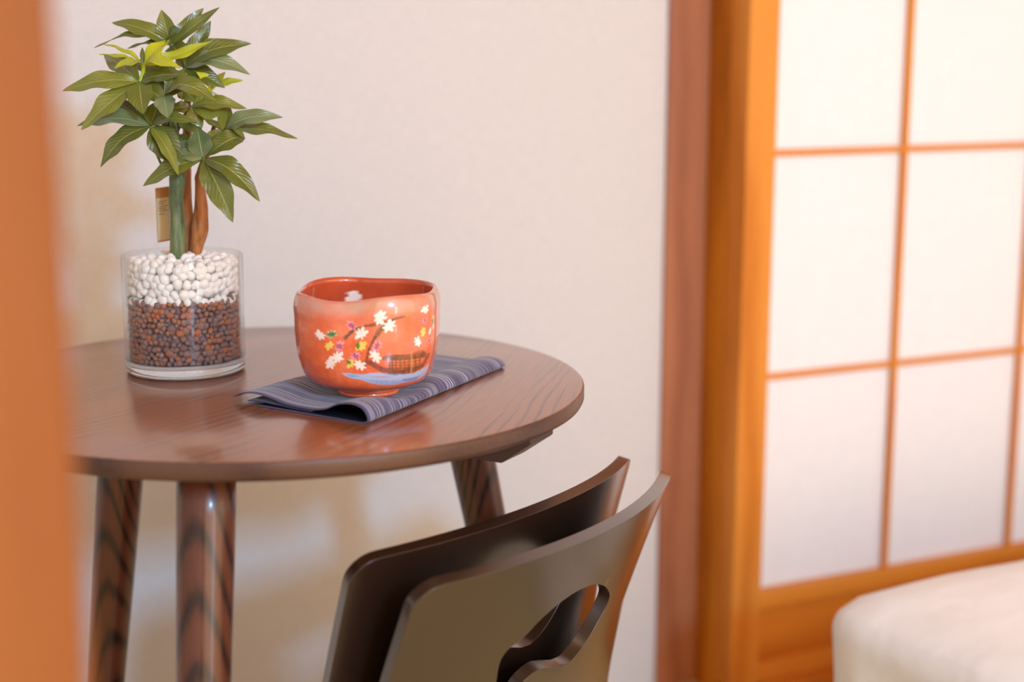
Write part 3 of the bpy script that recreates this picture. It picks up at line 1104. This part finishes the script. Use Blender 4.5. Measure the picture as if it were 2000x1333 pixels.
# brown clay gravel
spots = []
zlo, zhi = 0.0112, 0.0715
z = zlo + 0.002
row = 0
while z < zhi:
    n = int(2 * PI * RI / 0.0056)
    for i in range(n):
        a = 2 * PI * (i + 0.5 * (row % 2) + random.uniform(-.25, .25)) / n
        d = random.choice([0.0050, 0.0056, 0.0060, 0.0066, 0.0078, 0.0094])
        zz = z + random.uniform(-0.0014, 0.0014)
        zz = max(zz, zlo + d * 0.5)
        rr_ = RI - d * 0.52 - random.uniform(0, 0.0008)
        p = Vector((math.cos(a) * rr_, math.sin(a) * rr_, zz))
        spots.append((p, d, view_rank(p)))
    z += 0.0049
    row += 1
bm = place_stones('clay_pebble', spots, SB, M_CLAY, 'clay_gravel')
bmesh.ops.create_cone(bm, cap_ends=True, segments=40, radius1=RI - 0.0058, radius2=RI - 0.0058, depth=zhi - zlo - 0.002, matrix=Matrix.Translation((0, 0, (zlo + zhi) / 2)))
o = bm_to('clay_gravel', bm, M_CLAY, potE, smooth=True)
o['kind'] = 'stuff'
# white pebbles: layers along the glass and a low mound on top
spots = []
z = zhi - 0.001
row = 0
ZW = VH - 0.004
while z < ZW:
    n = int(2 * PI * RI / 0.0080)
    for i in range(n):
        a = 2 * PI * (i + 0.5 * (row % 2) + random.uniform(-.2, .2)) / n
        d = random.uniform(0.0078, 0.0108)
        zz = z + random.uniform(-0.002, 0.002) - (0.0035 * (math.sin(a * 2 + 1.3) * .5 + .5) if row == 0 else 0)
        rr_ = RI - d * 0.52 - random.uniform(0, 0.001)
        p = Vector((math.cos(a) * rr_, math.sin(a) * rr_, zz))
        spots.append((p, d, view_rank(p)))
    z += 0.0068
    row += 1
for ring, (rad, n) in enumerate([(0.044, 32), (0.0355, 26), (0.027, 20), (0.018, 13), (0.0095, 7)]):
    for i in range(n):
        a = 2 * PI * (i + random.uniform(-.3, .3)) / n + ring
        d = random.uniform(0.0078, 0.0105)
        p = Vector((math.cos(a) * rad, math.sin(a) * rad, ZW - 0.002 + (0.044 - rad) * 0.13 + random.uniform(-0.0012, 0.0014)))
        spots.append((p, d, view_rank(p) + 0.045))
bm = place_stones('white_pebble', spots, SW, M_WHITE, 'white_gravel')
bmesh.ops.create_cone(bm, cap_ends=True, segments=40, radius1=RI - 0.008, radius2=RI - 0.012, depth=ZW - zhi - 0.002, matrix=Matrix.Translation((0, 0, (ZW + zhi) / 2 - 0.001)))
o = bm_to('white_gravel', bm, M_WHITE, potE, smooth=True)
o['kind'] = 'stuff'


def bark(name, stops):
    t = NT(name)
    tc = t.n('ShaderNodeTexCoord')
    P = tc.outputs['Object']
    v = t.comb(t.math('MULTIPLY', t.dot(P, (1, 0, 0)), 170), t.math('MULTIPLY', t.dot(P, (0, 1, 0)), 170), t.math('MULTIPLY', t.dot(P, (0, 0, 1)), 34))
    nz = t.noise(v, 1.0, 4.0, 0.6)
    t.l(t.ramp(nz, stops), t.b.inputs['Base Color'])
    t.set(Roughness=0.5)
    t.bump(nz, 0.7, 0.003)
    return t.m


M_BG = bark('green_bark', [(0.3, srgb(62, 66, 32)), (0.46, srgb(88, 104, 62)), (0.60, srgb(112, 124, 80)), (0.70, srgb(150, 112, 52))])
M_BB = bark('brown_bark', [(0.28, srgb(70, 44, 22)), (0.42, srgb(150, 96, 46)), (0.6, srgb(186, 120, 66)), (0.8, srgb(160, 120, 50))])
M_STEM = plain('green_stem', srgb(84, 110, 44), 0.45)
M_YSTEM = plain('yellow_green_stem', srgb(170, 190, 40), 0.45)


def trunk(name, pts, rads, mat, knobs=()):
    P = catmull(pts, 5)
    n = len(P)
    rr_ = np.interp(np.linspace(0, 1, n), np.linspace(0, 1, len(rads)), rads)
    rs = random.Random(len(pts))
    ks = [(rs.uniform(0.1, 0.9) * n, rs.uniform(0, 6.28), rs.uniform(0.15, 0.35)) for _ in range(5)]
    def wob(i, a):
        v = 1 + 0.05 * math.sin(3 * a + i * 0.5)
        for ki, ka, km in ks:
            v += km * math.exp(-((i - ki) / 1.3) ** 2) * max(0, math.cos(a - ka)) ** 3
        return v
    vs, fs = tube(P, list(rr_), 16, wob=wob)
    return mesh(name, vs, fs, mat, potE, origin=VB)


W = lambda x, y, dy=0.0: at_Y(x, y, VY + dy)
trunk('trunk', [W(348, 512, -.012), W(347, 470, -.012), W(346, 420, -.011), W(344, 385, -.010), W(346, 352, -.008), W(345, 310, -.004), W(340, 250, .0), W(330, 180, .004), W(325, 130, .006)],
      [.0074, .0070, .0060, .0062, .0074, .0050, .0038, .0026, .0016], M_BG)
trunk('trunk', [W(366, 512, .010), W(362, 470, .010), W(362, 420, .010), W(360, 375, .010), W(362, 330, .010), W(366, 270, .012), W(366, 200, .014), W(368, 130, .014), W(366, 90, .014)],
      [.0052, .0060, .0072, .0066, .0050, .0040, .0032, .0024, .0016], M_BB)
trunk('trunk', [W(380, 512, .002), W(384, 480, .002), W(391, 445, .0), W(393, 410, -.001), W(391, 375, -.001), W(393, 345, 0), W(398, 318, 0), W(410, 280, .006), W(420, 240, .012)],
      [.0052, .0060, .0076, .0062, .0048, .0046, .0036, .0026, .0018], M_BB)
# paper tag hanging behind the front trunk
tg = [W(303, 368, .016), W(330, 364, .019), W(333, 470, .019), W(308, 474, .016)]
nrm = (tg[1] - tg[0]).cross(tg[2] - tg[0]).normalized()
vs = [p + nrm * s for s in (-0.0005, 0.0005) for p in tg]
fs = [(0, 1, 2, 3), (7, 6, 5, 4)] + [(i, i + 4, (i + 1) % 4 + 4, (i + 1) % 4) for i in range(4)]
o = bevel(mesh('paper_tag', vs, fs, plain('tag_card', srgb(176, 112, 40), 0.6), potE, smooth=False, origin=VB), 0.0004)
tagobj = o
lerp = lambda a, b, s: a + (b - a) * s
cn = -nrm if nrm.y > 0 else nrm


def on_tag(u0, v0, u1, v1, lift):
    f = lambda u, v: lerp(lerp(tg[0], tg[1], u), lerp(tg[3], tg[2], u), v) + cn * lift
    return [f(u0, v0), f(u1, v0), f(u1, v1), f(u0, v1)]


def flat_on(name, quads, mat, parent):
    vs, fs = [], []
    for q_ in quads:
        i = len(vs)
        vs += q_
        fs.append((i, i + 1, i + 2, i + 3))
    o = mesh(name, vs, fs, mat, parent, smooth=False, origin=VB)
    o.location = (0, 0, 0)
    o.data.transform(Matrix.Translation(VB - (VB + parent.location)))
    return o


flat_on('sticker', [on_tag(0.05, 0.19, 0.95, 0.97, 0.0007)], plain('sticker_paper', srgb(206, 184, 140), 0.7), tagobj)
flat_on('printed_lines', [on_tag(0.15, v, u, v + 0.012, 0.0009) for v, u in ((0.25, .8), (0.29, .6), (0.34, .85), (0.38, .7), (0.42, .85), (0.48, .6))], plain('tag_ink', srgb(120, 100, 70), 0.7), tagobj)


# leaf materials
def leafmat(name, c1, c2, crib, rough):
    t = NT(name)
    uv = t.n('ShaderNodeUVMap')
    oi = t.n('ShaderNodeObjectInfo')
    u, v = t.dot(uv.outputs[0], (1, 0, 0)), t.dot(uv.outputs[0], (0, 1, 0))
    au = t.math('ABSOLUTE', t.math('SUBTRACT', u, 0.5))
    rib = t.math('SUBTRACT', 1.0, t.math('DIVIDE', au, 0.035))
    rib = t.n('ShaderNodeClamp').outputs[0] if False else t.math('MAXIMUM', rib, 0.0)
    side = t.math('SINE', t.math('ADD', t.math('MULTIPLY', v, 62.0), t.math('MULTIPLY', au, -38.0)))
    side01 = t.math('POWER', t.math('MULTIPLY_ADD', side, 0.5, 0.5), 6.0)
    tc = t.n('ShaderNodeTexCoord')
    nz = t.noise(tc.outputs['Object'], 45.0, 3.0)
    f = t.math('ADD', t.math('MULTIPLY', nz, 0.5), t.math('MULTIPLY', oi.outputs['Random'], 0.75))
    base = t.mix(f, c1, c2)
    base = t.mix(t.math('MULTIPLY', side01, 0.07), base, crib)
    base = t.mix(t.math('MULTIPLY', rib, 0.8), base, crib)
    t.l(base, t.b.inputs['Base Color'])
    t.set(Roughness=rough, Specular_IOR_Level=0.8, Coat_Weight=0.35, Coat_Roughness=0.16)
    t.bump(t.math('ADD', t.math('MULTIPLY', side, 0.5), t.math('MULTIPLY', rib, -1.5)), 0.3, 0.0006)
    # a little light comes through
    sh = t.n('ShaderNodeBsdfTranslucent')
    t.l(base, sh.inputs[0])
    mxs = t.n('ShaderNodeMixShader')
    mxs.inputs[0].default_value = 0.22
    t.l(t.b.outputs[0], mxs.inputs[1])
    t.l(sh.outputs[0], mxs.inputs[2])
    t.l(mxs.outputs[0], t.t.nodes['Material Output'].inputs[0])
    return t.m


M_LEAF = leafmat('green_leaf', srgb(66, 82, 26), srgb(142, 146, 56), srgb(190, 194, 104), 0.28)
M_LEAFB = leafmat('blue_green_leaf', srgb(88, 110, 64), srgb(142, 156, 108), srgb(190, 198, 140), 0.26)
M_YLEAF = leafmat('yellow_leaf', srgb(172, 184, 16), srgb(212, 212, 28), srgb(230, 222, 90), 0.45)


def leaf(b, tip, wid, arch=0.10, face=(0.1, -0.72, 0.70), fold=0.16, side=0.0, mat=None, curl=0.0, name='leaf', parent=None):
    b, tip = Vector(b), Vector(tip)
    ax = tip - b
    L = ax.length
    ax.normalize()
    n = Vector(face)
    n = (n - ax * n.dot(ax)).normalized()
    s = ax.cross(n).normalized()
    NU, NV = 7, 17
    vs, uvs, fs = [], [], []
    rs = random.Random(int(b.x * 1e5) ^ int(tip.z * 1e5))
    p1, p2 = rs.uniform(0, 6), rs.uniform(0, 6)
    for j in range(NV):
        v = j / (NV - 1)
        wv_ = (math.sin(PI * min(1, v ** 0.80)) ** 0.85) * (1 - 0.10 * v) if 0 < v < 1 else 0.0
        wv_ = max(wv_, 0.02 if v < 0.5 else 0.0)
        c = b + ax * (L * v) + n * (L * arch * math.sin(PI * v ** 0.85)) + s * (L * side * math.sin(PI * v)) + n * (-L * curl * v ** 3)
        for i in range(NU):
            u = i / (NU - 1)
            k = (u - 0.5) * 2
            hgt = abs(k) * wid * wv_ * fold - 0.25 * fold * wid * wv_ * k * k * 1.2 + 0.030 * L * (abs(k) ** 2) * math.sin(v * 13 + (p1 if k > 0 else p2)) * (wv_)
            vs.append(c + s * (k * wid * 0.5 * wv_ * (1 + 0.05 * math.sin(v * 17 + p2))) + n * hgt)
            uvs.append((u, v))
    for j in range(NV - 1):
        for i in range(NU - 1):
            fs.append((j * NU + i, j * NU + i + 1, (j + 1) * NU + i + 1, (j + 1) * NU + i))
    # thickness
    nv = len(vs)
    vs2 = vs + [p - n * 0.00035 for p in vs]
    fs2 = fs + [tuple(x + nv for x in reversed(f)) for f in fs]
    o = mesh(name, vs2, fs2, mat or M_LEAF, potE, origin=VB, own=b)
    ul = o.data.uv_layers.new(name='UVMap')
    uvs = uvs + uvs
    for lpx in o.data.loops:
        ul.data[lpx.index].uv = uvs[lpx.vertex_index]
    return o


PXM = 2115.0      # pixels per metre at the plant


def whorl(hub, hd, leaves, stem_from=None, mat=None, stem_r=0.0011):
    H = W(hub[0], hub[1], hd)
    for L in leaves:
        tx, ty, td, wpx = L[:4]
        kw = dict(L[4]) if len(L) > 4 else {}
        T = W(tx, ty, hd + td)
        leaf(H + (T - H).normalized() * 0.001, T, 0.93 * wpx / PXM, mat=kw.pop('mat', mat), **kw)
    if stem_from:
        pts = [W(*s) for s in stem_from] + [H]
        P = catmull(pts, 5)
        vs, fs = tube(P, [stem_r] * (len(P) - 1) + [stem_r * 1.6], 8)
        mesh('stem', vs, fs, M_YSTEM if mat is M_YLEAF else M_STEM, potE, origin=VB)


UPF = (0.1, -0.35, 0.93)
FRF = (0.0, -0.95, 0.30)
BK = 0.0
# A: front left whorl
whorl((272, 160), -.038, [
    (121, 178, -.004, 42, dict(arch=0.12, face=(.0, -.8, .55))),
    (158, 254, -.014, 48, dict(arch=0.06, face=(-.3, -.9, .3))),
    (280, 223, -.026, 54, dict(arch=0.04, face=(0, -.9, .4))),
    (366, 146, .000, 42, dict(arch=0.10, face=(0, -.7, .7))),
    (203, 106, .040, 44, dict(arch=0.05, face=(0, -.75, .65))),
    (330, 205, -.012, 40, dict(arch=0.04, face=(.2, -.9, .3))),
], [(328, 215, .0), (300, 190, -.02)])
# young yellow whorl above A
whorl((280, 126), -.030, [
    (200, 86, .006, 15, dict(arch=0.10, face=UPF)),
    (192, 106, -.012, 17, dict(arch=0.06, face=UPF)),
    (223, 134, -.030, 27, dict(arch=0.12, face=(0, -.7, .7))),
    (331, 78, .020, 34, dict(arch=0.10, face=(-.3, -.9, .3))),
    (416, 80, .010, 26, dict(arch=-0.04, face=(-.1, -.85, .5))),
    (354, 134, -.028, 30, dict(arch=0.16, face=(0, -.75, .65))),
    (278, 92, .006, 10, dict(mat=M_LEAF, face=FRF)),
], [(273, 160, -.037), (279, 145, -.035)], mat=M_YLEAF, stem_r=0.0017)
# B: middle left whorl
whorl((294, 246), -.040, [
    (150, 246, .002, 42, dict(arch=0.14, face=(0, -.65, .75), mat=M_LEAFB)),
    (196, 327, -.014, 46, dict(arch=0.10, face=(-.3, -.85, .45), side=0.07)),
    (388, 240, .000, 34, dict(arch=0.16, face=(0, -.6, .8))),
    (349, 343, -.020, 30, dict(arch=0.06, face=(.5, -.85, .2), side=-0.03)),
    (352, 322, -.006, 62, dict(arch=0.06, face=(.1, -.95, .3))),
    (214, 190, .028, 36, dict(arch=0.04, face=(0, -.75, .65))),
    (312, 196, .020, 40, dict(arch=0.02, face=(0, -.95, .2))),
], [(318, 328, -.008), (303, 292, -.026)])
# small leaf on B's stem
whorl((312, 290), -.020, [(287, 285, .0, 12, dict(face=UPF))])
# C: middle whorl
whorl((320, 185), -.046, [
    (426, 202, -.010, 52, dict(arch=0.30, face=(.05, -.62, .80))),
    (328, 231, -.024, 42, dict(arch=0.05, face=(.1, -.95, .3), mat=M_LEAFB)),
    (366, 143, .016, 32, dict(arch=0.04, face=(.1, -.9, .4), mat=M_LEAFB)),
    (288, 150, .030, 36, dict(arch=0.04, face=(0, -.9, .4))),
    (392, 158, .010, 40, dict(arch=0.12, face=(0, -.8, .6))),
], [(342, 250, -.002), (330, 215, -.03)])
# D: lower right whorl
whorl((397, 310), -.040, [
    (279, 364, -.006, 48, dict(arch=0.10, face=(-.1, -.72, .65))),
    (455, 435, -.020, 56, dict(arch=0.05, face=(.1, -.95, .3), side=-0.02)),
    (508, 394, -.006, 50, dict(arch=0.20, face=(.45, -.75, .5))),
    (349, 276, .020, 44, dict(arch=0.04, face=(0, -.8, .6), mat=M_LEAFB)),
    (386, 250, .016, 52, dict(arch=0.04, face=(0, -.95, .3), mat=M_LEAFB)),
    (340, 300, .004, 36, dict(arch=0.06, face=(0, -.7, .7), mat=M_LEAFB)),
], [(394, 345, -.002), (396, 328, -.02)])
# E: right whorl
whorl((436, 257), -.010, [
    (553, 229, .000, 44, dict(arch=0.18, face=(.1, -.72, .68), mat=M_LEAFB)),
    (582, 271, .006, 34, dict(arch=0.10, face=(.1, -.6, .8))),
    (479, 272, -.016, 26, dict(arch=0.25, face=(.3, -.5, .8))),
    (396, 275, -.010, 24, dict(arch=0.05, face=(-.2, -.8, .5))),
    (386, 226, .006, 22, dict(arch=0.06, face=UPF)),
    (446, 205, .020, 34, dict(arch=0.0, face=(0, -.9, .4))),
], [(404, 300, .002), (425, 285, .0)])
whorl((480, 266), -.018, [(405, 304, -.014, 48, dict(arch=0.16, face=(0, -.8, .6)))])
# F: behind, right
whorl((372, 208), .000, [
    (482, 212, .002, 38, dict(arch=0.12, face=(0, -.7, .7))),
    (449, 212, .012, 62, dict(arch=0.16, face=(.2, -.9, .3))),
    (334, 212, -.004, 26, dict(arch=0.04, face=FRF)),
    (395, 250, -.004, 36, dict(arch=0.04, face=FRF)),
], [(368, 240, .010)])
# young yellow whorl at right
whorl((418, 168), .006, [
    (384, 141, -.014, 24, dict(arch=0.04, face=(0, -.9, .4))),
    (475, 157, .000, 20, dict(arch=0.06, face=(0, -.7, .7))),
    (440, 140, .016, 16, dict(arch=0.04, face=(0, -.8, .6))),
    (392, 192, -.010, 12, dict(arch=0.04, face=FRF)),
], [(372, 225, .006), (395, 200, .008)], mat=M_YLEAF)
# G: behind, centre right
whorl((360, 132), .004, [
    (491, 85, .006, 50, dict(arch=0.16, face=(0, -.8, .6))),
    (489, 146, .000, 46, dict(arch=0.24, face=(.1, -.72, .68), mat=M_LEAFB)),
    (412, 40, .010, 38, dict(arch=0.04, face=(.2, -.9, .3))),
    (356, 196, -.018, 40, dict(arch=0.05, face=FRF)),
    (440, 172, -.004, 40, dict(arch=0.1, face=(0, -.8, .6))),
], [(367, 170, .012)])
# H: top whorl
whorl((334, 88), .000, [
    (218, 44, .004, 38, dict(arch=0.16, face=(0, -.8, .6))),
    (315, 19, -.006, 42, dict(arch=0.02, face=(-.1, -.95, .3))),
    (182, 94, -.002, 20, dict(arch=0.16, face=UPF)),
    (398, 15, .012, 32, dict(arch=0.03, face=(.1, -.9, .4))),
    (429, 14, -.002, 26, dict(arch=0.04, face=(.3, -.8, .5))),
    (364, 120, -.020, 46, dict(arch=0.08, face=(0, -.85, .5))),
    (248, 95, -.010, 20, dict(arch=0.10, face=UPF)),
    (352, 56, -.016, 44, dict(arch=0.2, face=(0, -.7, .7), mat=M_LEAFB)),
], [(330, 150, .004), (333, 115, .002)])
# inner leaves that fill the crown
for hx, hy, hd, tx, ty, td, wd in ((345, 150, .01, 300, 120, .0, 36), (345, 200, .01, 300, 215, -.01, 40), (350, 230, .01, 320, 270, -.01, 44), (352, 225, .005, 395, 262, -.01, 44),
                                   (350, 170, .01, 385, 200, -.01, 40), (346, 262, .005, 372, 305, -.01, 40), (340, 120, .015, 385, 120, .0, 36), (335, 170, .01, 262, 196, .0, 34),
                                   (352, 100, .015, 405, 96, .01, 34), (330, 140, .02, 250, 125, .0, 34)):
    whorl((hx, hy), hd, [(tx, ty, td, wd, dict(arch=0.08, face=(0, -.85, .5)))])
